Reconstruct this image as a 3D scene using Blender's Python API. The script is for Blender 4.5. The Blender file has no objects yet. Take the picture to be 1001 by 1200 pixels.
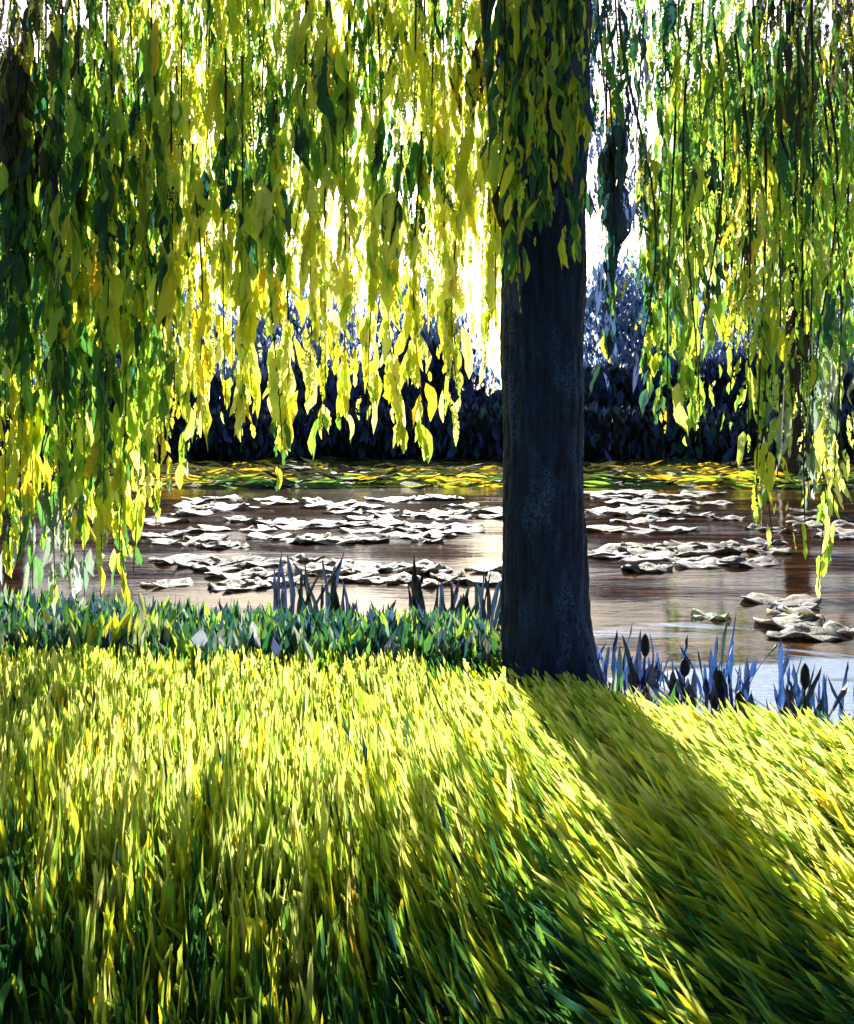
import bpy, math, random
import numpy as np
from math import radians as R, pi

# ------------------------------------------------------------------ camera, world, sun, exposure
scene = bpy.context.scene
col = scene.collection
FPX, HY, CH = 1287.0, 480.0, 1.70          # focal length and horizon row in photo pixels, eye height
cam_d = bpy.data.cameras.new('camera'); cam = bpy.data.objects.new('camera', cam_d); col.objects.link(cam)
cam_d.sensor_fit = 'VERTICAL'; cam_d.sensor_height = 24; cam_d.lens = 24*FPX/1200
cam_d.shift_y = -0.1; cam_d.clip_start = 0.05; cam_d.clip_end = 3000
cam.location = (0, 0, CH); cam.rotation_euler = (R(90), 0, 0)
scene.camera = cam
SUN_EL, SUN_AZ = 21.3, -3.0                 # sun ahead of the camera, a hair to the left
world = bpy.data.worlds.new('World'); scene.world = world; world.use_nodes = True
wn = world.node_tree.nodes; wl = world.node_tree.links
sky = wn.new('ShaderNodeTexSky'); sky.sky_type = 'NISHITA'; sky.sun_disc = False
sky.sun_elevation = R(SUN_EL); sky.sun_rotation = R(SUN_AZ)
sky.air_density = 1.0; sky.dust_density = 1.5; sky.ozone_density = 1.5
wl.new(sky.outputs[0], wn['Background'].inputs[0]); wn['Background'].inputs[1].default_value = 0.05
sl = bpy.data.lights.new('sun', 'SUN'); sl.energy = 5.0; sl.angle = R(0.5); sl.color = (1, .95, .84)
so = bpy.data.objects.new('sun', sl); col.objects.link(so)
so.rotation_euler = (R(90-SUN_EL), 0, R(180-SUN_AZ)); so.location = (0, 30, 20)
vs = scene.view_settings
vs.view_transform = 'Standard'; vs.look = 'None'; vs.gamma = 1; vs.exposure = 1.75
scene.cycles.transparent_max_bounces = 24
scene.cycles.max_bounces = 6

rng = np.random.default_rng(7); random.seed(7)

def P(px, py, Y):
    return np.array([(px-500.5)/FPX*Y, Y, CH+(HY-py)/FPX*Y])

# ------------------------------------------------------------------ object helpers
def tag(o, label=None, cat=None, group=None, kind=None):
    if label: o['label'] = label
    if cat: o['category'] = cat
    if group: o['group'] = group
    if kind: o['kind'] = kind
    return o
def thing(name, loc, label, cat, group=None):
    o = bpy.data.objects.new(name, None); o.empty_display_size = .2
    col.objects.link(o); o.location = [float(v) for v in loc]
    return tag(o, label, cat, group)
def mesh_obj(name, V, F, mats, parent=None, smooth=True, attrs=None, uv=None, origin=None, mi=None):
    """V world-space vertices; stored relative to origin (parent's place by default)"""
    V = np.asarray(V, dtype=np.float32)
    base = np.array(parent['_o'] if parent is not None and '_o' in parent.keys() else
                    (parent.location if parent is not None else (0, 0, 0)), dtype=np.float32)
    o0 = base if origin is None else np.array(origin, dtype=np.float32)
    me = bpy.data.meshes.new(name)
    if isinstance(F, np.ndarray):
        nf, k = F.shape
        me.vertices.add(len(V)); me.vertices.foreach_set('co', (V-o0).ravel())
        me.loops.add(nf*k); me.loops.foreach_set('vertex_index', F.astype(np.int32).ravel())
        me.polygons.add(nf); me.polygons.foreach_set('loop_start', np.arange(0, nf*k, k, dtype=np.int32))
        me.polygons.foreach_set('loop_total', np.full(nf, k, dtype=np.int32))
        me.update(calc_edges=True)
    else:
        me.from_pydata([tuple(v) for v in (V-o0).tolist()], [], F)
    for m in (mats if isinstance(mats, (list, tuple)) else [mats]): me.materials.append(m)
    me.polygons.foreach_set('use_smooth', np.full(len(me.polygons), smooth))
    if mi is not None: me.polygons.foreach_set('material_index', np.asarray(mi, dtype=np.int32))
    if attrs:
        for n, a in attrs.items():
            at = me.attributes.new(n, 'FLOAT_COLOR', 'POINT')
            at.data.foreach_set('color', np.asarray(a, dtype=np.float32).ravel())
    if uv is not None:
        ul = me.uv_layers.new(name='UVMap')
        idx = np.empty(len(me.loops), dtype=np.int32); me.loops.foreach_get('vertex_index', idx)
        ul.data.foreach_set('uv', np.asarray(uv, dtype=np.float32)[idx].ravel())
    me.validate()
    o = bpy.data.objects.new(name, me); col.objects.link(o)
    if parent is not None:
        o.parent = parent; o.location = (o0-base).tolist()
    else: o.location = o0.tolist()
    return o

# ------------------------------------------------------------------ paint-like dabs (leaves, blades)
class Dabs:
    def __init__(s): s.V=[]; s.F=[]; s.U=[]; s.A=[]; s.B=[]; s.n=0
    def add(s, P0, D, N, L, W, cA, cB, dry=0., bend=.08, curl=.1, rough=.1, na=7, nc=5, tip=.9, blunt=.7):
        P0=np.atleast_2d(P0).astype(float); n=len(P0)
        def b(x, k=None):
            x=np.asarray(x, float)
            return np.broadcast_to(x, (n,) if k is None else (n,k)).astype(float)
        D=b(D,3); N=b(N,3); L=b(L); W=b(W); cA=b(cA,3); cB=b(cB,3); dry=b(dry)
        D=D/np.linalg.norm(D,axis=1,keepdims=True)
        S=np.cross(D,N); S/=np.linalg.norm(S,axis=1,keepdims=True)+1e-9
        N=np.cross(S,D)
        t=np.linspace(0,1,na)[None,:,None]; q=np.linspace(-1,1,nc)[None,None,:]
        a=rng.uniform(.55,1.3,n)[:,None,None]; e=rng.uniform(.35,.8,n)[:,None,None]*tip
        pr=np.clip(np.sin(pi*np.clip(t,.0,1)**a),0,1)**e
        stroke=(rng.random(n)<blunt)[:,None,None]
        ps=np.clip(t/rng.uniform(.05,.25,n)[:,None,None],0,1)**.5*np.clip((1.0-t)/rng.uniform(.1,.5,n)[:,None,None],0,1)**.55*(.85+.2*rng.normal(0,1,(n,na,1)).clip(-1,1))
        pr=np.where(stroke,ps,pr)
        pr=np.maximum(pr,.06)
        rag=1+np.where(stroke,rng.normal(0,.07,(n,1,nc)),0)*t
        jit=rng.normal(0,rough,(n,na,nc))
        jw=1+rng.normal(0,.14,(n,na,1))
        side=(q*pr*jw+jit*.6*pr)*(W/2)[:,None,None]
        bd=rng.normal(0,bend,n)[:,None,None]*np.sin(pi*t)+rng.normal(0,bend*.6,n)[:,None,None]*t**2
        k=rng.uniform(.5,1.6,n)[:,None,None]; ph=rng.uniform(0,6.28,n)[:,None,None]
        rid=(.16*np.cos(q*pi*k+ph)+.10*np.abs(q)**3+rng.normal(0,rough*.9,(n,na,nc)))*W[:,None,None]*pr
        cu=rng.normal(0,curl,n)[:,None,None]*t**2*L[:,None,None]
        V=(P0[:,None,None,:]+D[:,None,None,:]*(t*L[:,None,None]*rag+0*q)[...,None]
           +S[:,None,None,:]*(side+bd*L[:,None,None])[...,None]
           +N[:,None,None,:]*(rid+cu)[...,None])
        base=s.n+np.arange(n)[:,None,None]*na*nc
        i=np.arange(na-1)[None,:,None]*nc; j=np.arange(nc-1)[None,None,:]
        f=(base+i+j).ravel()
        s.F.append(np.stack([f,f+1,f+nc+1,f+nc],1))
        s.V.append(V.reshape(-1,3))
        u=(q+0*t)*(W/2)[:,None,None]+rng.uniform(0,50,n)[:,None,None]
        v=(t+0*q)*L[:,None,None]+rng.uniform(0,50,n)[:,None,None]
        s.U.append(np.stack([u,v],-1).reshape(-1,2))
        A=np.concatenate([cA,dry[:,None]],1); B=np.concatenate([cB,np.ones((n,1))],1)
        s.A.append(np.repeat(A,na*nc,0)); s.B.append(np.repeat(B,na*nc,0))
        s.n+=n*na*nc
    def build(s, name, mat, parent=None, origin=None, extra=None):
        V=np.concatenate(s.V); F=np.concatenate(s.F); A=np.concatenate(s.A); B=np.concatenate(s.B); U=np.concatenate(s.U)
        mi=None; mats=[mat]
        if extra is not None:               # (V, F(quads ndarray), material) woven into the same mesh
            ev,ef,em=extra
            mi=np.concatenate([np.zeros(len(F)),np.ones(len(ef))])
            F=np.concatenate([F,ef+len(V)]); V=np.concatenate([V,ev])
            z=np.zeros((len(ev),4)); A=np.concatenate([A,z]); B=np.concatenate([B,z])
            U=np.concatenate([U,np.stack([ev[:,0],ev[:,2]],1)]); mats=[mat,em]
        return mesh_obj(name,V,F,mats,parent,attrs={'ca':A,'cb':B},uv=U,origin=origin,mi=mi)

def tube(pts, rads, ns=8, bump=0.0, seed=0):
    pts=np.asarray(pts,float); rads=np.asarray(rads,float); n=len(pts)
    T=np.gradient(pts,axis=0); T/=np.linalg.norm(T,axis=1,keepdims=True)
    ref=np.array([0,1,0.]) if abs(T[:,1]).mean()<.8 else np.array([1,0,0.])
    A=np.cross(T,ref); A/=np.linalg.norm(A,axis=1,keepdims=True); B=np.cross(T,A)
    th=np.linspace(0,2*pi,ns,endpoint=False)
    rr=np.ones((n,ns))
    if bump:
        g=np.random.default_rng(seed)
        for k in range(2,9):
            rr+=bump/k**.6*np.sin(k*th[None,:]+g.uniform(0,6)+np.cumsum(g.normal(0,.25,n))[:,None])
        rr+=g.normal(0,bump*.35,(n,ns))
    V=pts[:,None,:]+(rads[:,None]*rr)[...,None]*(A[:,None,:]*np.cos(th)[None,:,None]+B[:,None,:]*np.sin(th)[None,:,None])
    i=np.arange(n-1)[:,None]*ns; j=np.arange(ns)[None,:]; j2=(j+1)%ns
    F=np.stack([(i+j).ravel(),(i+j2).ravel(),(i+ns+j2).ravel(),(i+ns+j).ravel()],1)
    return V.reshape(-1,3),F
def join(parts):
    V=[];F=[];n=0
    for v,f in parts: V.append(v);F.append(f+n);n+=len(v)
    return np.concatenate(V),np.concatenate(F)

# ------------------------------------------------------------------ materials
class NT:
    def __init__(s,name):
        s.m=bpy.data.materials.new(name); s.m.use_nodes=True; s.t=s.m.node_tree; s.t.nodes.clear()
        s.out=s.n('ShaderNodeOutputMaterial')
    def n(s,ty,**kw):
        x=s.t.nodes.new(ty)
        for k,v in kw.items(): setattr(x,k,v)
        return x
    def l(s,a,b): s.t.links.new(a,b)
    def math(s,op,a,b=None,clamp=False):
        m=s.n('ShaderNodeMath',operation=op,use_clamp=clamp)
        for i,v in enumerate((a,b)):
            if v is None: continue
            if isinstance(v,(int,float)): m.inputs[i].default_value=v
            else: s.l(v,m.inputs[i])
        return m.outputs[0]
    def noise(s,vec,scale,detail=4,rough=.55,sc=None,dist=0):
        if sc:
            mp=s.n('ShaderNodeMapping'); mp.inputs['Scale'].default_value=sc; s.l(vec,mp.inputs[0]); vec=mp.outputs[0]
        x=s.n('ShaderNodeTexNoise'); x.inputs['Scale'].default_value=scale; x.inputs['Detail'].default_value=detail
        x.inputs['Roughness'].default_value=rough; x.inputs['Distortion'].default_value=dist; s.l(vec,x.inputs['Vector']); return x.outputs['Fac']
    def ramp(s,fac,stops):
        r=s.n('ShaderNodeValToRGB'); el=r.color_ramp.elements
        while len(el)<len(stops): el.new(.5)
        for e,(p,c) in zip(el,stops): e.position=p; e.color=(*c,1) if len(c)==3 else c
        s.l(fac,r.inputs[0]); return r.outputs[0]
    def mix(s,f,a,b):
        m=s.n('ShaderNodeMix',data_type='RGBA')
        if isinstance(f,(int,float)): m.inputs[0].default_value=f
        else: s.l(f,m.inputs[0])
        for i,v in ((6,a),(7,b)):
            if isinstance(v,tuple): m.inputs[i].default_value=(*v,1)
            else: s.l(v,m.inputs[i])
        return m.outputs[2]

def dab_material(name, transl=.62, gloss=.32, spec=.5, dry_on=True, bumpd=.008, coat=.15):
    k=NT(name); uv=k.n('ShaderNodeUVMap').outputs[0]
    a=k.n('ShaderNodeAttribute',attribute_name='ca'); b=k.n('ShaderNodeAttribute',attribute_name='cb')
    streak=k.noise(uv,1,4,.6,sc=(42,5,1),dist=.6)
    sm=k.ramp(streak,[(.40,(0,0,0)),(.58,(1,1,1))])
    c=k.mix(sm,a.outputs['Color'],b.outputs['Color'])
    bh=k.noise(uv,1,5,.6,sc=(110,14,1),dist=1.0)
    tc=k.n('ShaderNodeTexCoord').outputs['Object']
    wv=k.noise(tc,75,3,.7)
    hb=k.math('ADD',bh,k.math('MULTIPLY',wv,.35))
    bp=k.n('ShaderNodeBump'); bp.inputs['Strength'].default_value=.9; bp.inputs['Distance'].default_value=bumpd
    k.l(hb,bp.inputs['Height'])
    p=k.n('ShaderNodeBsdfPrincipled'); k.l(c,p.inputs['Base Color']); p.inputs['Roughness'].default_value=gloss
    p.inputs['Specular IOR Level'].default_value=spec; p.inputs['Coat Weight'].default_value=coat; p.inputs['Coat Roughness'].default_value=.25
    k.l(bp.outputs[0],p.inputs['Normal'])
    tr=k.n('ShaderNodeBsdfTranslucent'); k.l(c,tr.inputs[0]); k.l(bp.outputs[0],tr.inputs['Normal'])
    mx=k.n('ShaderNodeMixShader'); mx.inputs[0].default_value=transl
    k.l(p.outputs[0],mx.inputs[1]); k.l(tr.outputs[0],mx.inputs[2]); last=mx.outputs[0]
    if dry_on:                      # small holes cut in to let specks of sky through, more where 'dry' is high
        h=k.noise(tc,52,2,.6,sc=(1,1,.8))
        thr=k.math('MULTIPLY',k.math('SUBTRACT',1.0,a.outputs['Alpha']),1.0)
        cut=k.math('LESS_THAN',h,k.math('SUBTRACT',.80,k.math('MULTIPLY',a.outputs['Alpha'],.42)))
        ts=k.n('ShaderNodeBsdfTransparent'); m2=k.n('ShaderNodeMixShader'); k.l(cut,m2.inputs[0])
        k.l(ts.outputs[0],m2.inputs[1]); k.l(last,m2.inputs[2]); last=m2.outputs[0]
    k.l(last,k.out.inputs[0]); return k.m
M_LEAF=dab_material('willow_leaves')
M_GRASS=dab_material('grass_blades',transl=.5,gloss=.55,spec=.12,dry_on=False,coat=0)
M_DARKLEAF=dab_material('shaded_foliage',transl=.05,gloss=.8,spec=.08,dry_on=False,bumpd=.02,coat=0)
M_HAZY=dab_material('hazy_foliage',transl=.6,gloss=.8,spec=.05,dry_on=False,bumpd=.02,coat=0)  # strongly translucent, so far trees glow pale in place of real haze
M_REED=dab_material('reed_blades',transl=.25,dry_on=False)
M_PAD=dab_material('lily_pad_skin',transl=.35,gloss=.6,spec=.12,dry_on=False,bumpd=.02,coat=0)

def bark_material(name, c1, c2, c3, sc=(1,1,.12)):
    k=NT(name); tc=k.n('ShaderNodeTexCoord').outputs['Object']
    n1=k.noise(tc,26,6,.62,sc=sc,dist=.4); n2=k.noise(tc,5,4,.6,sc=(1,1,.35)); n3=k.noise(tc,85,2,.6,sc=(1,1,.7))
    c=k.mix(k.ramp(n1,[(.38,(0,0,0)),(.66,(1,1,1))]),c1,c2)
    f=k.math('MULTIPLY',k.ramp(n2,[(.50,(0,0,0)),(.70,(1,1,1))]),k.ramp(n3,[(.46,(0,0,0)),(.56,(1,1,1))]))
    c=k.mix(f,c,c3)
    bp=k.n('ShaderNodeBump'); bp.inputs['Strength'].default_value=1; bp.inputs['Distance'].default_value=.02
    k.l(k.math('ADD',n1,k.math('MULTIPLY',n3,.5)),bp.inputs['Height'])
    p=k.n('ShaderNodeBsdfPrincipled'); k.l(c,p.inputs['Base Color']); p.inputs['Roughness'].default_value=.5
    p.inputs['Specular IOR Level'].default_value=.12; k.l(bp.outputs[0],p.inputs['Normal']); k.l(p.outputs[0],k.out.inputs[0]); return k.m
M_BARK=bark_material('blue_black_bark',(.002,.005,.022),(.008,.020,.075),(.03,.07,.21))
M_BROWN=bark_material('brown_bark',(.03,.016,.010),(.09,.055,.03),(.2,.16,.11))
M_TWIG=bark_material('twig_bark',(.02,.018,.01),(.05,.05,.02),(.08,.07,.04))

def ground_material():
    k=NT('earth_and_turf'); tc=k.n('ShaderNodeTexCoord').outputs['Object']
    n1=k.noise(tc,3,6,.6); n2=k.noise(tc,30,4,.6,sc=(1,.3,1))
    c=k.ramp(n1,[(.3,(.03,.09,.012)),(.5,(.09,.18,.02)),(.7,(.26,.28,.03))])
    c=k.mix(k.ramp(n2,[(.45,(0,0,0)),(.7,(1,1,1))]),c,(.03,.06,.012))
    bp=k.n('ShaderNodeBump'); bp.inputs['Distance'].default_value=.05; k.l(n2,bp.inputs['Height'])
    p=k.n('ShaderNodeBsdfPrincipled'); k.l(c,p.inputs['Base Color']); p.inputs['Roughness'].default_value=.8
    k.l(bp.outputs[0],p.inputs['Normal']); k.l(p.outputs[0],k.out.inputs[0]); return k.m
M_GROUND=ground_material()
def water_material():
    k=NT('pond_water'); tc=k.n('ShaderNodeTexCoord').outputs['Object']
    rip=k.noise(tc,1.6,5,.62,sc=(.55,1.5,1),dist=.5); fine=k.noise(tc,14,3,.6,sc=(.5,1.3,1))
    silt=k.noise(tc,.55,5,.6,sc=(.5,1.6,1),dist=.8)
    near=k.n('ShaderNodeSeparateXYZ'); k.l(tc,near.inputs[0])
    # brown silt film, thick over the deep middle, thinning out towards the near bank
    yy=k.math('MULTIPLY',k.math('SUBTRACT',near.outputs[1],9.3),.20)
    film=k.math('ADD',k.math('MULTIPLY',k.math('SUBTRACT',silt,.5),2.7),k.math('ADD',yy,.5))
    fm=k.ramp(film,[(.38,(0,0,0)),(.58,(1,1,1))])
    bp=k.n('ShaderNodeBump'); bp.inputs['Strength'].default_value=.6; bp.inputs['Distance'].default_value=.06
    k.l(k.math('ADD',rip,k.math('MULTIPLY',fine,.25)),bp.inputs['Height'])
    w=k.n('ShaderNodeBsdfPrincipled'); w.inputs['Base Color'].default_value=(.36,.44,.62,1); w.inputs['Roughness'].default_value=.12
    w.inputs['Specular IOR Level'].default_value=.7; k.l(bp.outputs[0],w.inputs['Normal'])
    f=k.n('ShaderNodeBsdfPrincipled'); f.inputs['Roughness'].default_value=.07; f.inputs['Specular IOR Level'].default_value=.028
    b2=k.n('ShaderNodeBump'); b2.inputs['Strength'].default_value=.25; b2.inputs['Distance'].default_value=.03; k.l(rip,b2.inputs['Height'])
    k.l(k.ramp(k.noise(tc,2.0,6,.68,sc=(.28,1.5,1),dist=.9),[(.35,(.010,.007,.006)),(.5,(.026,.012,.006)),(.68,(.12,.055,.022))]),f.inputs['Base Color'])
    k.l(b2.outputs[0],f.inputs['Normal'])
    gl=k.n('ShaderNodeBsdfGlossy'); gl.inputs['Roughness'].default_value=.10; gl.inputs[0].default_value=(.8,.78,.76,1); k.l(bp.outputs[0],gl.inputs['Normal'])
    gm=k.ramp(k.noise(tc,1.1,5,.65,sc=(.45,2.2,1),dist=.6),[(.50,(0,0,0)),(.76,(0,0,0))])
    fx=k.n('ShaderNodeMixShader'); k.l(gm,fx.inputs[0]); k.l(f.outputs[0],fx.inputs[1]); k.l(gl.outputs[0],fx.inputs[2]); 
    m=k.n('ShaderNodeMixShader'); k.l(fm,m.inputs[0]); k.l(w.outputs[0],m.inputs[1]); k.l(f.outputs[0],m.inputs[2]); k.l(m.outputs[0],k.out.inputs[0]); return k.m
M_WATER=water_material()

# ------------------------------------------------------------------ ground, water
WZ=-.35
SX=np.array([-200,-6,-1.5,.1,.75,1.15,1.6,2.4,3.4,6,200]); SY=np.array([10.2,10.2,9.9,9.6,8.6,7.4,6.9,6.4,5.9,5.2,5.0])
def shore(x): return np.interp(x,SX,SY)
FAR=28.5
def smooth(t): t=np.clip(t,0,1); return t*t*(3-2*t)
def gz(x,y):
    x=np.asarray(x,float); y=np.asarray(y,float)
    s=shore(x)
    near=-.42*smooth((y-(s-1.3))/1.5)-.9*smooth((y-s-.2)/2.5)
    far=1.10*smooth((y-(FAR-1.5+.35*np.sin(x*.5)))/2.4)
    roll=.035*np.sin(x*1.3+y*.7)+.03*np.sin(y*1.9-x*.6)
    hill=np.where(y>120,(y-120)*.012,0)
    return near+far+roll+hill
xs=np.unique(np.concatenate([np.linspace(-8,8,97),np.linspace(-40,40,61),np.linspace(-900,900,31)]))
ys=np.unique(np.concatenate([np.linspace(-6,12,109),np.linspace(12,40,71),np.linspace(40,1500,40),np.linspace(-300,-6,8)]))
X,Y=np.meshgrid(xs,ys); Z=gz(X,Y)
V=np.stack([X.ravel(),Y.ravel(),Z.ravel()],1); nx=len(xs)
i=np.arange(len(ys)-1)[:,None]*nx; j=np.arange(nx-1)[None,:]; f=(i+j).ravel()
tag(mesh_obj('ground',V,np.stack([f,f+1,f+nx+1,f+nx],1),M_GROUND),kind='structure')
xs=np.linspace(-150,150,121); ys=np.linspace(3.5,30.5,109); X,Y=np.meshgrid(xs,ys); nx=len(xs)
Z=WZ+.012*np.sin(Y*2.2+X*.5)+.008*np.sin(Y*5.1-X*.9)
Z=np.where(Y<5.0,WZ-.1,Z)
V=np.stack([X.ravel(),Y.ravel(),Z.ravel()],1)
i=np.arange(len(ys)-1)[:,None]*nx; j=np.arange(nx-1)[None,:]; f=(i+j).ravel()
tag(mesh_obj('water',V,np.stack([f,f+1,f+nx+1,f+nx],1),M_WATER),kind='structure')

# ------------------------------------------------------------------ palettes (leaf colours; H carries painted haze)
PAL={
 'D':[(.022,.11,.04),(.015,.07,.05),(.04,.15,.04)],        # deep green
 'G':[(.07,.21,.035),(.13,.30,.05),(.06,.17,.05)],               # green
 'O':[(.07,.08,.02),(.12,.13,.03),(.05,.045,.02)],              # olive / brown
 'Y':[(.70,.68,.03),(.82,.74,.04),(.58,.66,.05)],               # yellow
 'L':[(.78,.80,.19),(.66,.76,.13),(.84,.79,.26)],               # pale cream yellow
 'M':[(.28,.50,.04),(.38,.58,.05),(.46,.60,.07)],               # lime
 'A':[(.85,.50,.02),(.90,.62,.03),(.80,.45,.02)],               # amber
 'T':[(.02,.07,.07),(.03,.10,.08),(.015,.045,.06)],             # teal
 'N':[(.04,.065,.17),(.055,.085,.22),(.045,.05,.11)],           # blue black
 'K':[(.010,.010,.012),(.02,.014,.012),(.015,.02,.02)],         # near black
 'B':[(.03,.09,.34),(.06,.16,.48),(.02,.06,.20)],               # blue
 'W':[(.55,.58,.66),(.42,.47,.56),(.66,.64,.66)],               # grey white
 'H':[(.28,.40,.62),(.38,.48,.66),(.48,.54,.66)],  # pale blue, distance haze mixed into the colour
 'S':[(.24,.30,.22),(.32,.38,.26),(.18,.26,.22)],               # sage
}
def colors(codes):
    A=np.empty((len(codes),3))
    for i_,c in enumerate(codes): A[i_]=PAL[c][rng.integers(3)]
    return np.clip(A*rng.uniform(.8,1.2,(len(codes),1))*rng.uniform(.93,1.07,(len(codes),3)),0,.92)

# ------------------------------------------------------------------ the willow's foliage colours, coarse 50-px columns x 50-px rows
# rows every 50 px from 0; each string has 20 columns of 50 px
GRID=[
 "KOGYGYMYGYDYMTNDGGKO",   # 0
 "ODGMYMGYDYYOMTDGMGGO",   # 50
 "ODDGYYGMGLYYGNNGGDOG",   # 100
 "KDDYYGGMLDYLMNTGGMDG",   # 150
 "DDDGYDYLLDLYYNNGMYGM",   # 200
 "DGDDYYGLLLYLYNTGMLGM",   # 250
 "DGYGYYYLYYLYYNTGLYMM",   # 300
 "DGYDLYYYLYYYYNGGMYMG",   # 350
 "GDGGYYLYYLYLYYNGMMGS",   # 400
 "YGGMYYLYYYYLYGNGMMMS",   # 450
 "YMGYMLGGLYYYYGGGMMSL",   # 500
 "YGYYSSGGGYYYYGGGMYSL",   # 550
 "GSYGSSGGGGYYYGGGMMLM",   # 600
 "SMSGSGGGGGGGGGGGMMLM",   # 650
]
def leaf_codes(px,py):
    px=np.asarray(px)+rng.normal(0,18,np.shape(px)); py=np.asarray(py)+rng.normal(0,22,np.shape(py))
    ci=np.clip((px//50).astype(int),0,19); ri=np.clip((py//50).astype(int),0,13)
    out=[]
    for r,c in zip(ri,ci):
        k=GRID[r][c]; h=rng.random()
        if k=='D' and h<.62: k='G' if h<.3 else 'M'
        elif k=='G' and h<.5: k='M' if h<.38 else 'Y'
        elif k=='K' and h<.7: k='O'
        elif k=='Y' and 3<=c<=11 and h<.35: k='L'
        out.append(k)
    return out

def project(P_):
    return 500.5+P_[:,0]/P_[:,1]*FPX, HY-(P_[:,2]-CH)/P_[:,1]*FPX

def hanging_branch(parent, x, y, ztop, zbot, width, dens, name='hanging_branch', dryness=.3, size=1., codes=None, fade=.99, wide=1.):
    """a drooping willow branch: a thin wavy twig and its leaves"""
    n=14; t=np.linspace(0,1,n)
    wob=rng.normal(0,.03,2)
    pts=np.stack([x+wob[0]*np.sin(t*5+rng.uniform(0,6))+rng.normal(0,.04)*t,
                  y+wob[1]*np.sin(t*4+rng.uniform(0,6))+0*t, ztop+(zbot-ztop)*t],1)
    ev,ef=tube(pts,np.linspace(.008,.003,n),4)
    ln=ztop-zbot; N_=max(6,int(ln*dens))
    u=rng.uniform(0,1,N_); u=u[rng.random(N_)>np.clip((u-fade)/(1-fade+1e-6),0,1)*.9]; N_=len(u)
    pp=np.stack([np.interp(u,t,pts[:,k]) for k in range(3)],1)
    pp[:,0]+=rng.normal(0,width/2,N_)*(1-.35*u); pp[:,1]+=rng.normal(0,width*.6,N_)
    L=rng.uniform(.08,.32,N_)*size; L*=1.05-.4*u; W=(.010+L*rng.uniform(.07,.17,N_))*wide
    big=rng.random(N_)<.14; W[big]*=1.45; L[big]*=1.5
    pp[:,2]=np.maximum(pp[:,2],zbot+L*.6)+0.0
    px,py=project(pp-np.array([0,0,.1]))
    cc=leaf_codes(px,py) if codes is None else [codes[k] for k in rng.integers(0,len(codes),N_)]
    cb=[c if rng.random()<.55 else random.choice({'Y':'LMGA','L':'YLM','G':'DMT','D':'TDG','M':'GYL','O':'KGY','S':'LGW','N':'DT','T':'ND','K':'ON','A':'YA'}.get(c,'G')) for c in cc]
    az=rng.normal(0,.55,N_)
    Nn=np.stack([np.sin(az),-np.cos(az),rng.normal(0,.25,N_)],1)
    D=np.stack([rng.normal(0,.13,N_),rng.normal(0,.2,N_),-np.ones(N_)],1)
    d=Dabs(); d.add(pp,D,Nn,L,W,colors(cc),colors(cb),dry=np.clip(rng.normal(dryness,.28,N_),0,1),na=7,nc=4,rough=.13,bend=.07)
    return d.build(name,M_LEAF,parent,origin=pts[0],extra=(ev,ef,M_TWIG))

# ------------------------------------------------------------------ main willow
TX,TY=.80,7.10
def root_at(name,x,y,label,cat,group=None):
    return thing(name,(x,y,float(gz(x,y))),label,cat,group)
willow=root_at('willow_tree',TX,TY,'large willow with thick blue-black trunk casting a long shadow over the grass','tree')
n=190; zz=np.linspace(-.45,5.6,n)
cx=TX-.03+.012*np.sin(zz*2)+np.interp(zz,[-.4,0,.5,4,5.6],[.05,.03,-.01,-.02,.0]); cy=TY+.03*np.sin(zz*1.1)
rr=np.interp(zz,[-.45,-.1,.08,.35,1,2.2,3.6,5.6],[.40,.345,.30,.275,.262,.26,.28,.30])
NS=110
tv,tf=tube(np.stack([cx,cy,zz],1),rr,NS,bump=.012,seed=3)
g_=tv.reshape(n,NS,3); ctr=np.stack([cx,cy,zz],1)[:,None,:]; th_=np.linspace(0,2*pi,NS,endpoint=False)[None,:]; z_=zz[:,None]
furrow=np.abs(np.sin(th_*9+1.1*np.sin(z_*2.3)+.7*np.sin(th_*3+z_*3.1)))**.6*.6+np.abs(np.sin(th_*21+1.6*np.sin(z_*4.1+th_*2)))**.5*.4
lump=.03*np.sin(z_*1.7+th_)+.03*np.sin(z_*3.3-2*th_)+.02*np.sin(z_*7+3*th_)
tv=(ctr+(g_-ctr)*(1+.085*(furrow-.7)+lump+rng.normal(0,.006,(n,NS)))[...,None]).reshape(-1,3)
mesh_obj('trunk',tv,tf,M_BARK,willow)
# limbs arching out above the frame
limb_tips=[]
for k in range(11):
    a=k/11*2*pi+rng.uniform(-.2,.2); l=rng.uniform(2.6,4.2)
    t=np.linspace(0,1,14)
    pts=np.stack([TX+np.cos(a)*l*t,TY+np.sin(a)*l*t*.8,4.9+2.1*np.sin(t*pi*.62)+.08*np.sin(t*9+k)],1)
    v,f=tube(pts,np.linspace(.15,.03,14),12,bump=.05,seed=k)
    mesh_obj('limb',v,f,M_BARK,willow,origin=pts[0])
# a russet side limb climbing up beside the trunk
pts=[P(597,275,6.97),P(588,262,6.93),P(581,235,6.9),P(577,200,6.88),P(578,150,6.9),P(573,80,6.9),P(566,-20,6.9),P(555,-120,6.9)]
v,f=tube(pts,[.02,.024,.026,.027,.027,.026,.026,.024],10,bump=.05,seed=44)
o=mesh_obj('limb',v,f,M_BROWN,willow,origin=pts[0]); o['label']='thin russet limb rising beside the trunk'

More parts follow.
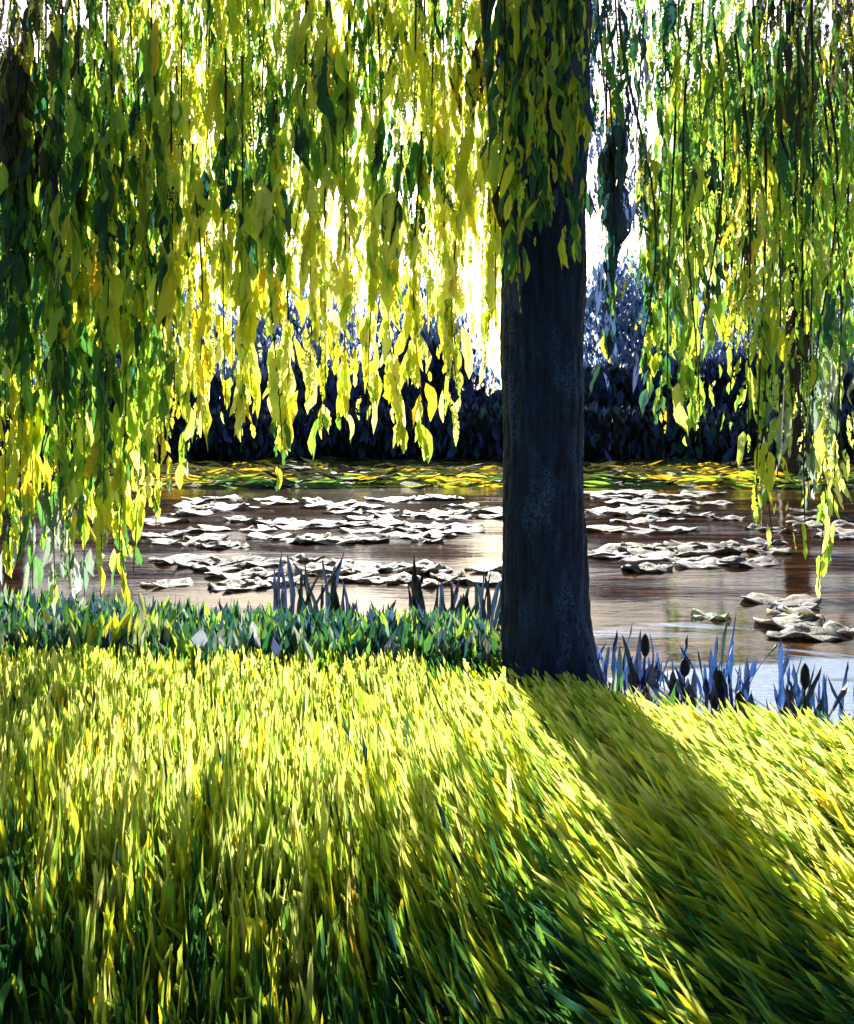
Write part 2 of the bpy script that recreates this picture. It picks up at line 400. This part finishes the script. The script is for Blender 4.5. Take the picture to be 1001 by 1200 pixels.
# where each column of the curtain ends in the photograph (px x -> px y)
BX=[-80,0,60,130,180,230,300,360,420,480,520,560,600,690,740,800,830,880,920,960,1001,1080]
BY=[560,560,560,500,430,420,410,420,420,380,400,370,300,330,380,410,420,430,430,430,430,430]
bot=lambda px: np.interp(px,BX,BY)
count=0
layers=[(8.35,40,0.0,1.0),(7.9,28,-10,.95)]
px_list=[]
for (Yd,nb,dy,w) in layers:
    for k in range(nb):
        px=-50+1100*(k+.5+rng.uniform(-.35,.35))/nb
        px_list.append((px,Yd+rng.uniform(-.18,.18),dy))
for px,py in [(745,440),(790,500),(812,520),(838,470),(862,520),(880,590),(897,600),(915,560),(935,640),(950,600),(972,610),(990,560),(1010,590),(870,450),(925,500),(965,520)]:
    Yd=rng.uniform(5.6,6.2); xw=(px-500.5)/FPX*Yd
    hanging_branch(willow,xw,Yd,3.3+rng.uniform(0,.7),CH+(HY-py)/FPX*Yd,.16,40,dryness=.5,size=.85,wide=.9,fade=.6)
for px,Yd,dy in px_list:
    b_=bot(px)+dy+(rng.uniform(-60,95) if px<330 else rng.uniform(-105,45) if px<600 else rng.uniform(-130,5))
    xw=(px-500.5)/FPX*Yd
    zt=4.9+rng.uniform(0,.3); zb=max(.15,CH+(HY-b_)/FPX*Yd)
    right=px>690
    hanging_branch(willow,xw,Yd,zt,zb,.34,(68 if 240<px<600 else 50) if not right else 54,dryness=.45 if not right else .68,fade=.40)
    count+=1
# long single streamers that end low, seen against the dark far bank
STR=[(20,560),(40,690),(75,640),(100,700),(130,590),(150,620),(180,575),(200,470),(150,690),(290,470),(362,460),(397,505),(488,530),(545,500),
     (335,570),(805,500),(958,690),(905,640),(757,470),(232,500),(262,480),(318,515),(438,500),(462,520),(520,490),(575,430),(715,450),(780,490),(383,520),(286,530),(8,600),(28,650),(55,700),(62,600),(88,690),(112,640),(122,700),(142,650),(168,670),(185,620),(210,560),(18,700)]
for px,py in STR:
    Yd=rng.uniform(7.0,8.2) if px<840 else rng.uniform(5.6,6.2); xw=(px-500.5)/FPX*Yd
    hanging_branch(willow,xw,Yd,(3.4 if px<840 else 2.9)+rng.uniform(0,1.0),CH+(HY-py)/FPX*Yd,.08,34,dryness=.12,size=1.15 if px<840 else .9,wide=1.35,fade=.8)
    count+=1
# tufts in front of the trunk
for px,ytop,ybot in [(612,-60,120),(630,-40,250),(640,60,255),(600,120,350),(668,20,300),(655,-80,160),(590,-60,200),(622,40,250),(676,-60,150)]:
    Yd=rng.uniform(6.2,6.6); xw=(px-500.5)/FPX*Yd
    hanging_branch(willow,xw,Yd,CH+(HY-ytop)/FPX*Yd+.5,CH+(HY-ybot)/FPX*Yd,.10,46,dryness=.1,size=1.0,codes='YDYGMNDY',wide=1.15)
    count+=1
print('hanging branches',count)
# the crown above the frame, hundreds more leafy branches: one mass
d=Dabs(); N_=2600
a=rng.uniform(0,2*pi,N_); r=4.4*np.sqrt(rng.uniform(0,1,N_)); 
pp=np.stack([TX+r*np.cos(a),TY+r*np.sin(a)*.85,6.9-.10*r**1.6+rng.normal(0,.55,N_)],1)
pp=pp[pp[:,2]>5.3+np.maximum(0,pp[:,1]-7.2)*.9]
pp=pp[~((pp[:,1]<5.5)&(pp[:,2]<5.2))]
N_=len(pp); L=rng.uniform(.15,.4,N_)
cc=[random.choice('GGDYMO') for _ in range(N_)]
az=rng.uniform(0,2*pi,N_)
d.add(pp,np.stack([rng.normal(0,.3,N_),rng.normal(0,.3,N_),-np.ones(N_)],1),np.stack([np.sin(az),-np.cos(az),rng.normal(0,.3,N_)],1),L,L*.3,colors(cc),colors(cc),dry=.2,na=5,nc=3)
o=d.build('crown',M_LEAF,willow); o['kind']='stuff'

# ------------------------------------------------------------------ far-bank willows (side trunks behind the curtain)
def far_willow(px,Yd,label,h,r,mat,codes):
    x=(px-500.5)/FPX*Yd; t=root_at('willow_tree',x,Yd,label,'tree')
    z0=float(gz(x,Yd)); zz=np.linspace(z0-.3,z0+h,26)
    v,f=tube(np.stack([x+.12*np.sin(zz*.5),Yd+0*zz,zz],1),np.interp(zz,[z0-.3,z0+.6,z0+h],[r*1.6,r,r*.7]),20,bump=.05,seed=int(px)+9)
    mesh_obj('trunk',v,f,mat,t)
    for k in range(7):
        a=k/7*2*pi+.3; tt=np.linspace(0,1,10)
        pts=np.stack([x+np.cos(a)*3*tt,Yd+np.sin(a)*3*tt,z0+h*.8+2.4*np.sin(tt*2)],1)
        v,f=tube(pts,np.linspace(r*.5,.05,10),8,bump=.05,seed=k); mesh_obj('limb',v,f,mat,t,origin=pts[0])
    d=Dabs(); N_=1500; a=rng.uniform(0,2*pi,N_); q=rng.uniform(.25,1,N_)**.5*3.6
    zt=z0+h+1.2-.12*q**2-rng.uniform(0,1,N_)**1.3*(2.0+q*1.2)
    pp=np.stack([x+q*np.cos(a),Yd+q*np.sin(a),zt],1); L=rng.uniform(.5,1.2,N_)
    cc=[random.choice(codes) for _ in range(N_)]; az=rng.normal(0,.8,N_)
    d.add(pp,np.stack([rng.normal(0,.1,N_),rng.normal(0,.1,N_),-np.ones(N_)],1),np.stack([np.sin(az),-np.cos(az),0*az],1),L,L*.22,colors(cc),colors(cc),na=5,nc=3)
    d.build('crown',M_LEAF,t)
far_willow(930,31.5,'far willow with brown trunk on the right of the opposite bank',11,.42,M_BROWN,'OGDGM')
far_willow(8,32,'far willow with black trunk at the left end of the opposite bank',11,.42,M_BARK,'ODGDK')

# ------------------------------------------------------------------ far tree line and bushes
def bush(name,px,Yd,wpx,ytop,label,cat,codes,group,dens=1.,trunk=True,core=(.006,.008,.02)):
    x=(px-500.5)/FPX*Yd; z0=float(gz(x,Yd)); t=thing(name,(x,Yd,z0),label,cat,group)
    W=wpx/FPX*Yd; H=CH+(HY-ytop)/FPX*Yd-z0
    if trunk:
        v,f=tube([(x,Yd,z0-.2),(x+.05,Yd,z0+H*.3),(x,Yd,z0+H*.6)],[.22,.17,.1],10,bump=.05,seed=int(px)); mesh_obj('trunk',v,f,M_BARK,t)
    d=Dabs()
    nl=7; lob=[(0,0,.55,.55)]+[(rng.uniform(-.42,.42),rng.uniform(-.3,.3),rng.uniform(.2,.78),rng.uniform(.24,.38)) for _ in range(nl)]
    tot=int(1100*dens)
    for (lx,ly,lz,lr) in lob:
        N_=int(tot*lr)
        g=rng.normal(0,1,(N_,3)); g/=np.linalg.norm(g,axis=1,keepdims=True); rad=rng.uniform(.45,1.03,N_)[:,None]**.6
        pp=np.array([x+lx*W,Yd+ly*W,z0+lz*H])+g*rad*np.array([lr*W,lr*W*.7,lr*H*.8])
        pp[:,2]=np.maximum(pp[:,2],z0+.1)
        L=rng.uniform(.25,.7,N_); cc=[random.choice(codes) for _ in range(N_)]
        az=rng.uniform(0,6.28,N_)
        d.add(pp,np.stack([rng.normal(0,.2,N_),rng.normal(0,.2,N_),-.8*np.ones(N_)],1),np.stack([np.sin(az),-np.cos(az),rng.normal(0,.4,N_)],1),L,L*.4,colors(cc),colors(cc),na=5,nc=3)
    d.build('crown',M_HAZY if name=='distant_tree' else M_DARKLEAF,t)
TOPS=[(15,430,150,'standing furthest left, behind the hanging streamers'),(105,415,150,'second from the left end of the row'),(190,425,150,'with a rounded top, third from the left'),
      (275,440,140,'low crown, fourth from the left'),(350,430,140,'fifth from the left, mid-left of the row'),(425,415,130,'a little left of the tall rounded one'),
      (505,392,120,'taller rounded one left of the trunk'),(575,425,110,'half hidden by the trunk, left side'),(655,420,130,'behind the right edge of the big trunk'),
      (735,400,140,'first clear one right of the trunk'),(815,415,140,'second clear one right of the big trunk'),(895,420,150,'third right of the big trunk'),(985,410,160,'standing furthest right')]
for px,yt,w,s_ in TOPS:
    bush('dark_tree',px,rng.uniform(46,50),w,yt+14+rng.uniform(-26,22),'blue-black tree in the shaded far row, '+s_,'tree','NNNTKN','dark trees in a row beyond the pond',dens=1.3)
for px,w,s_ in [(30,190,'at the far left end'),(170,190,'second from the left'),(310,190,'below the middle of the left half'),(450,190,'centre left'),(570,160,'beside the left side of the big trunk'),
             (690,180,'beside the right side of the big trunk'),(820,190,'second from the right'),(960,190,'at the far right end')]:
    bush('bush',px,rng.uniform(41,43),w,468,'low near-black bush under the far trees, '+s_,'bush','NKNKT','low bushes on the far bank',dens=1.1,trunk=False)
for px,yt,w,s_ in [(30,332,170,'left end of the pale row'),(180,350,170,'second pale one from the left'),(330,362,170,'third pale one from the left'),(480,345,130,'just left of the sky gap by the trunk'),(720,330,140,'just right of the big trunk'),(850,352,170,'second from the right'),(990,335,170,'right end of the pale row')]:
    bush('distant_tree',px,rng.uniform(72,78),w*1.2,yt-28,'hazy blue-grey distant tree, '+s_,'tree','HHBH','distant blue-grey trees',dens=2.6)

# ------------------------------------------------------------------ grass
def field(N,xr,yr,keep):
    x=rng.uniform(*xr,N); y=rng.uniform(*yr,N); m=keep(x,y); return x[m],y[m]
# lawn
d=Dabs()
x,y=field(110000,(-5.5,5.5),(1.9,10.4),lambda x,y:(abs(x)<y*.47+.5)&(y<shore(x)-.15)&(rng.random(x.shape)<np.clip(5.5/y,.45,1)))
n_=len(x); z=gz(x,y)+rng.uniform(-.02,.05,n_)
near_foot=np.clip(np.hypot(x-TX,y-TY)/.9,.6,1)*np.where(x>.9,np.clip((shore(x)-y)/1.2,.5,1),1)
L=rng.uniform(.20,.56,n_)*np.interp(px,[400,600,900],[.95,.62,.72])*np.interp(y,[2,4,5.5,6.6,7.3],[.85,1.05,.82,.58,.34])*near_foot; W=rng.uniform(.009,.026,n_)*np.where(rng.random(n_)<.10,1.8,1)*np.interp(y,[2.4,4.5],[.7,1])
px=500.5+x/y*FPX
lean=np.interp(px,[470,680],[.62,1])              # how far the blades lie down, combed towards the camera
rt=smooth((px-600)/250)
ax=np.where(px<640,-np.arctan2(x,y)*np.interp(px,[0,400,640],[.9,.7,0]),.10*rt)+rng.normal(0,.05,n_)
leanx=np.interp(px,[350,600,720,1100],[0,-.28,-.52,-.62]); leany=np.interp(px,[350,650],[.60,.22])
D=np.stack([np.sin(ax)*leany+leanx*rng.uniform(.6,1.3,n_),-leany*rng.uniform(.5,1.5,n_),rng.uniform(.35,1.25,n_)*np.interp(px,[300,700],[1,.55])],1)
az=rng.normal(0,.45,n_); Nn=np.stack([.6*np.sin(az),.15*rng.normal(0,1,n_)-.6,np.interp(px,[400,700],[1,.5])],1)
# random turf streaks; lite paints the sunlit belt pale, shaded foreground and left green
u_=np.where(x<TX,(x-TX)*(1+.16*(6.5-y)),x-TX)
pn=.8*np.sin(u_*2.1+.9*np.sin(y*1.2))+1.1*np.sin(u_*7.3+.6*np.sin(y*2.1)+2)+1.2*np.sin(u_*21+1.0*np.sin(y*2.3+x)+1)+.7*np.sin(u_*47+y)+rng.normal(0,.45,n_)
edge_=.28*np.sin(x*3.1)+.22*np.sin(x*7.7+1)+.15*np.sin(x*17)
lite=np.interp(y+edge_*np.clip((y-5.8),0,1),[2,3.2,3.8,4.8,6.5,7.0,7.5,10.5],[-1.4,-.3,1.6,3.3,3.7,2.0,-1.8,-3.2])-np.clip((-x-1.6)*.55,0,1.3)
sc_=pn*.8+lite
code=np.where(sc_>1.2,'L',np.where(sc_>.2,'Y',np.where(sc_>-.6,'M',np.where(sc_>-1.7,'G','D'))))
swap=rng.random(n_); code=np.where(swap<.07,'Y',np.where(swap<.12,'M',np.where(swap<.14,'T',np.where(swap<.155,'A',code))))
cb=np.where(rng.random(n_)<.5,code,np.where(np.isin(code,['L','Y']),'M','G'))
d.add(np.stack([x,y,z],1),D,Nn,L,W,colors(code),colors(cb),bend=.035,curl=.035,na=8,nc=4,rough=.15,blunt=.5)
print('blades',n_)
tag(d.build('grass',M_GRASS),'long combed grass of the near bank, painted yellow for sun and green for shade','grass',kind='stuff')
# rough dark grass along the water's edge
d=Dabs()
x,y=field(26000,(-6,6),(5,11),lambda x,y:(y>np.where(x<.4,7.0+rng.uniform(0,.5,x.shape),shore(x)-.9))&(y<shore(x)+.12)&(abs(x)<y*.5+.3))
n_=len(x); L=rng.uniform(.10,.30,n_); W=rng.uniform(.025,.06,n_)
code=np.array(list('DTGTGMDNS'))[rng.integers(0,9,n_)]; code=np.where((x>1.0)&(rng.random(n_)<.5),'K',code)
az=rng.normal(0,.7,n_)
d.add(np.stack([x,y,gz(x,y)-.03],1),np.stack([rng.normal(0,.25,n_),rng.normal(-.1,.25,n_),np.ones(n_)],1),np.stack([np.sin(az),-np.cos(az),0*az],1),L,W,colors(code),colors(code),na=5,nc=4)
tag(d.build('shore_grass',M_GRASS),'dark green rough grass along the near water edge','grass',kind='stuff')
# far bank grass; near-black blades along its foot paint the shadow there
d=Dabs()
x,y=field(20000,(-22,22),(26.6,40),lambda x,y:(rng.random(x.shape)<np.interp(y,[26,31,40],[1,.8,.25])))
n_=len(x); L=rng.uniform(.3,1.2,n_); W=rng.uniform(.06,.17,n_)
h_=rng.random(n_); pt=np.sin(x*.9+1)+np.sin(x*2.3+y)*.6+.2+rng.normal(0,.35,n_)
code=np.where(y<28.6,np.where(h_<.7,'K',np.where(h_<.85,'N','O')),np.where((y>30.5)&(h_<.7),'O',np.where(pt>.8,np.where(h_<.6,'Y','A'),np.where(pt>-.1,np.where(h_<.3,'M',np.where(h_<.5,'Y','O')),np.where(h_<.4,'G','K')))))
az=rng.normal(0,.5,n_)
d.add(np.stack([x,y,gz(x,y)-.04],1),np.stack([rng.choice([-1,1],n_),rng.normal(0,.25,n_),rng.uniform(-.02,.12,n_)],1),np.stack([.2*np.sin(az),-.8*np.cos(az),.8+0*az],1),L,W,colors(code),colors(code),na=4,nc=4)
tag(d.build('far_bank_grass',M_GRASS),'sunlit yellow-green grass strip along the far bank under the dark trees','grass',kind='stuff')

# ------------------------------------------------------------------ lily pads; the pale ones stand in for sky glints on the water
def lily(px,py,wpx,label,group,codes='WWWL',name='lily_pad'):
    Yd=(CH-WZ)*FPX/(py-HY); x=(px-500.5)/FPX*Yd; W=wpx/FPX*Yd
    # a wide pad with curled, buckled rim, notch and thickness
    nr,ns=5,22; th=np.linspace(.12,2*pi-.12,ns); V=[]; 
    ph=rng.uniform(0,6,3); asp=rng.uniform(.55,.9)
    rot=rng.uniform(0,6.28)
    for r_ in np.linspace(0.05,1,nr):
        irr=1+.10*np.sin(3*th+ph[0])+.07*np.sin(5*th+ph[1])
        X_=np.cos(th+rot)*r_*irr*W/2; Y_=np.sin(th+rot)*r_*irr*W/2*asp*1.15
        Z_=.012+r_**2*(.014+.026*np.sin(2*th+ph[2])+.024*np.sin(5*th+ph[0]))+rng.normal(0,.009,ns)*(r_>.2)
        V.append(np.stack([x+X_,Yd+Y_,WZ+Z_],1))
    V=np.concatenate(V); i=np.arange(nr-1)[:,None]*ns; j=np.arange(ns-1)[None,:]; f=(i+j).ravel()
    F=np.stack([f,f+1,f+ns+1,f+ns],1)
    Vb=V-np.array([0,0,.012]); Fb=F[:,::-1]+len(V)                 # underside
    rim=(nr-1)*ns+np.arange(ns-1); Fr=np.stack([rim,rim+1,rim+1+len(V),rim+len(V)],1)
    c=colors([random.choice(codes)])[0]; c2=colors([random.choice('WSW')])[0]
    if 'W' in codes: g_=rng.uniform(.20,.58); c=np.clip(np.array([1.04,.97,.93])*g_,0,.8); c=c*np.array([[1,1,.9],[.97,.96,1.08],[1.03,1,.95]][rng.integers(3)]); c2=c*rng.uniform(.3,.8)*np.array([1.05,.98,.92])
    nV=2*len(V)
    o=mesh_obj(name,np.concatenate([V,Vb]),np.concatenate([F,Fb,Fr]),M_PAD,attrs={'ca':np.tile([*c,0],(nV,1)),'cb':np.tile([*c2,1],(nV,1))},
             uv=np.concatenate([V,Vb])[:,:2]*.35,origin=(x,Yd,WZ))
    tag(o,label,'lily pad',group); return o
PATCH=[ # x0,x1,y0,y1,count,size range,label,group; water glints modelled as pale pads
 (215,400,583,598,12,(28,60),'pale curled sky-glint pad in the thin row below the far bank, left','lily pads of the far left row'),
 (400,585,583,612,20,(26,60),'pale curled sky-glint pad in the far patch just left of the trunk','lily pads left of the trunk'),
 (300,540,612,636,24,(34,70),'white sky-glint pad in the broad middle patch left of the trunk','lily pads of the middle left patch'),
 (170,300,600,650,12,(30,60),'greyish sky-glint pad behind the left streamers','lily pads behind the streamers'),
 (190,440,655,692,20,(40,80),'creamy sky-glint pad in the long patch near the left reeds','lily pads by the left reeds'),
 (440,590,650,690,11,(36,70),'white sky-glint pad in the near patch beside the dark reeds','lily pads beside the dark reeds'),
 (700,835,578,626,26,(30,66),'white sky-glint pad in the dense far patch right of the trunk','lily pads right of the trunk'),
 (700,885,640,672,17,(40,80),'bright sky-glint pad in the second patch right of the trunk','lily pads of the second right patch'),
 (840,1000,590,650,14,(30,60),'dull sky-glint pad under the right streamers','lily pads under the right streamers'),
 (905,1005,705,745,6,(50,85),'large pale sky-glint pad at the right edge of the water','large lily pads at the right'),
]
W_=['first','second','third','fourth','fifth','sixth','seventh','eighth','ninth','tenth','eleventh','twelfth','thirteenth','fourteenth']
def ORD(k,n):
    if k==0: return 'leftmost'
    if k==n-1: return 'rightmost'
    if k<=n//2: return W_[k]+' from the left'
    return W_[n-1-k]+' from the right'
where={'lily pads of the far left row':'the pale sky-glint pads in the thin far row left',
 'lily pads left of the trunk':'the pale sky-glint pads far left of trunk',
 'lily pads of the middle left patch':'the white sky-glint pads in the broad middle patch',
 'lily pads behind the streamers':'the greyish sky-glint pads behind the left streamers',
 'lily pads by the left reeds':'the creamy sky-glint pads behind the left reeds',
 'lily pads beside the dark reeds':'the near white sky-glint pads beside the trunk, left',
 'lily pads right of the trunk':'the dense white far sky-glint pads right of trunk',
 'lily pads of the second right patch':'the bright sky-glint pads midway right of trunk',
 'lily pads under the right streamers':'the dull sky-glint pads under the right streamers',
 'large lily pads at the right':'the large pale sky-glint pads, right edge'}
for (x0,x1,y0,y1,c_,(a_,b_),lb,gp) in PATCH:
    dull='dull' in lb or 'greyish' in lb
    pxs=np.sort(rng.uniform(x0,x1,c_))
    for k in range(c_):
        lb=ORD(k,c_)+' of '+where[gp]
        lily(pxs[k],rng.uniform(y0,y1),rng.uniform(a_,b_)*1.08,lb,gp,codes='SSWO' if dull else 'WWWWL')
lily(370,630,34,'yellow-green lily pad floating alone among the white ones','',codes='YM')
lily(832,724,46,'lime green lily pad nearest the reeds on the right','',codes='M')
lily(925,721,52,'yellow lily pad on the large pale ones at the right edge','',codes='YL')

# ------------------------------------------------------------------ reeds and shore plants
def clump(name,px,py,hpx,nb,codes,label,cat,group,Yd=None,spread=.12,wd=(.02,.045),heads=False,lean=.12):
    """py = where it meets the ground / water"""
    x=None
    if Yd is None: Yd=(CH-WZ)*FPX/(py-HY)
    x=(px-500.5)/FPX*Yd; z0=max(float(gz(x,Yd)),WZ-.05)
    t=thing(name,(x,Yd,z0),label,cat,group); H=hpx/FPX*Yd
    for k in range(nb):
        l=H*rng.uniform(.5,1); w=rng.uniform(*wd); bx=x+rng.normal(0,spread); by=Yd+rng.normal(0,spread*.6)
        D=np.array([rng.normal(0,lean)+(bx-x)*.8,rng.normal(0,lean),1.]); az=rng.normal(0,.6)
        c=codes[rng.integers(len(codes))]; c2=codes[rng.integers(len(codes))]
        d=Dabs(); d.add(np.array([[bx,by,z0-.08]]),D,np.array([math.sin(az),-math.cos(az),0]),l+.08,w,colors([c]),colors([c2]),bend=.06,curl=.12,na=10,nc=5,tip=.8)
        o=d.build('blade',M_REED,t,origin=(bx,by,z0))
    if heads:
        hx,hy=x+.01,Yd-.03
        v,f=tube([(hx,hy,z0-.05),(hx+.01,hy,z0+H*.75)],[.006,.005],6); mesh_obj('stalk',v,f,M_TWIG,t)
        zz=np.linspace(z0+H*.62,z0+H*.95,9); v,f=tube(np.stack([hx+.01+0*zz,hy+0*zz,zz],1),[.004,.022,.03,.032,.032,.03,.026,.018,.003],10,bump=.08,seed=int(px)); mesh_obj('seed_head',v,f,M_DHEAD,t)
    return t
M_DHEAD=bark_material('dark_seed_head',(.008,.008,.010),(.02,.015,.015),(.04,.04,.05))
g1='dark reeds standing in the water left of the trunk'
for px,py,h,nb,s_ in [(335,735,92,7,'tall pair-like tuft furthest left'),(376,728,84,6,'slim tuft second from the left'),(410,735,60,7,'short tuft third from the left'),(452,738,48,6,'short tuft in the middle'),(492,735,76,7,'tall tuft between the middle and the trunk'),
                  (530,742,62,8,'bushy tuft second from the trunk'),(568,745,66,9,'bushy tuft nearest the trunk')]:
    clump('reed_clump',px,py,h*1.12,nb+2,'KNTK','dark reed clump in the shallows, '+s_,'reeds',g1,Yd=10.2,spread=.06,wd=(.03,.07))
g2='blue reeds along the right shore'
for px,py,h,nb,Yd,s_ in [(712,790,70,8,8.4,'closest to the trunk'),(745,800,95,9,8.1,'second from the trunk'),(778,800,75,8,8.1,'third from the trunk, low and wide'),(822,815,120,7,7.9,'tall one in the middle'),(858,830,90,8,7.6,'right of the tall middle one'),
                  (915,845,130,6,7.3,'tallest, second from the right edge'),(968,855,90,8,7.2,'at the right edge of the picture')]:
    clump('reed_clump',px,py,h*.78,nb+5,'BBNBTB','blue reed clump, '+s_,'reeds',g2,Yd=Yd,spread=.13,wd=(.02,.045))
g3='black seed-headed plants on the right shore'
for px,py,h,nb,Yd,s_ in [(752,815,85,6,7.9,'left one beside the trunk'),(798,835,70,7,7.6,'second from the left, low and leaning'),(838,830,55,6,7.6,'smallest in the middle'),(938,870,95,6,7.0,'tallest at the right'),(862,860,50,8,7.2,'low spreading one between the tall ones')]:
    clump('cattail_plant',px,py,h,nb,'KKNK','black cattail clump with seed heads, '+s_,'plant',g3,Yd=Yd,spread=.06,wd=(.04,.08),heads=True)
g4='leafy green plants along the left shore'
for i_,(px,py,h,nb,cd,s_) in enumerate([(15,790,110,7,'GDS','furthest left'),(60,800,100,7,'GSM','pale, second from left'),(105,800,110,7,'SGY','sage green, third from left'),(160,800,105,7,'SLY','broad pale and yellow blades left of the blue-grey plant'),(205,792,90,7,'GSM','between the yellow and blue-grey plants'),
        (250,800,85,6,'TWS','blue-grey with broad blades'),(300,790,80,7,'GMT','bright green left of the dark reeds'),(345,790,85,8,'TGD','teal below the tall reeds'),(392,790,75,7,'TGM','teal and lime, centre left'),(438,795,80,7,'TDT','dark teal in the centre'),
        (480,795,70,7,'DGT','deep green right of centre'),(525,800,75,7,'TGS','deep green second from the trunk'),(572,800,70,8,'GML','lime, nearest the trunk')]):
    clump('leafy_plant',px,py,h*.60,nb+8,cd,'broad-bladed shore plant, '+s_,'plant',g4,Yd=7.6-.13*(i_%3),spread=.15,wd=(.05,.10),lean=.2)
g5='pale dry tufts right of the trunk foot'
for px,py,h,Yd,s_ in [(722,850,60,6.7,'beside the trunk foot'),(760,850,55,6.7,'in the middle'),(848,868,60,6.5,'on the right by the black plants')]:
    clump('dry_tuft',px,py,h,9,'WLSW','pale grey leaning grass tuft, '+s_,'plant',g5,Yd=Yd,spread=.07,wd=(.02,.04),lean=.4)
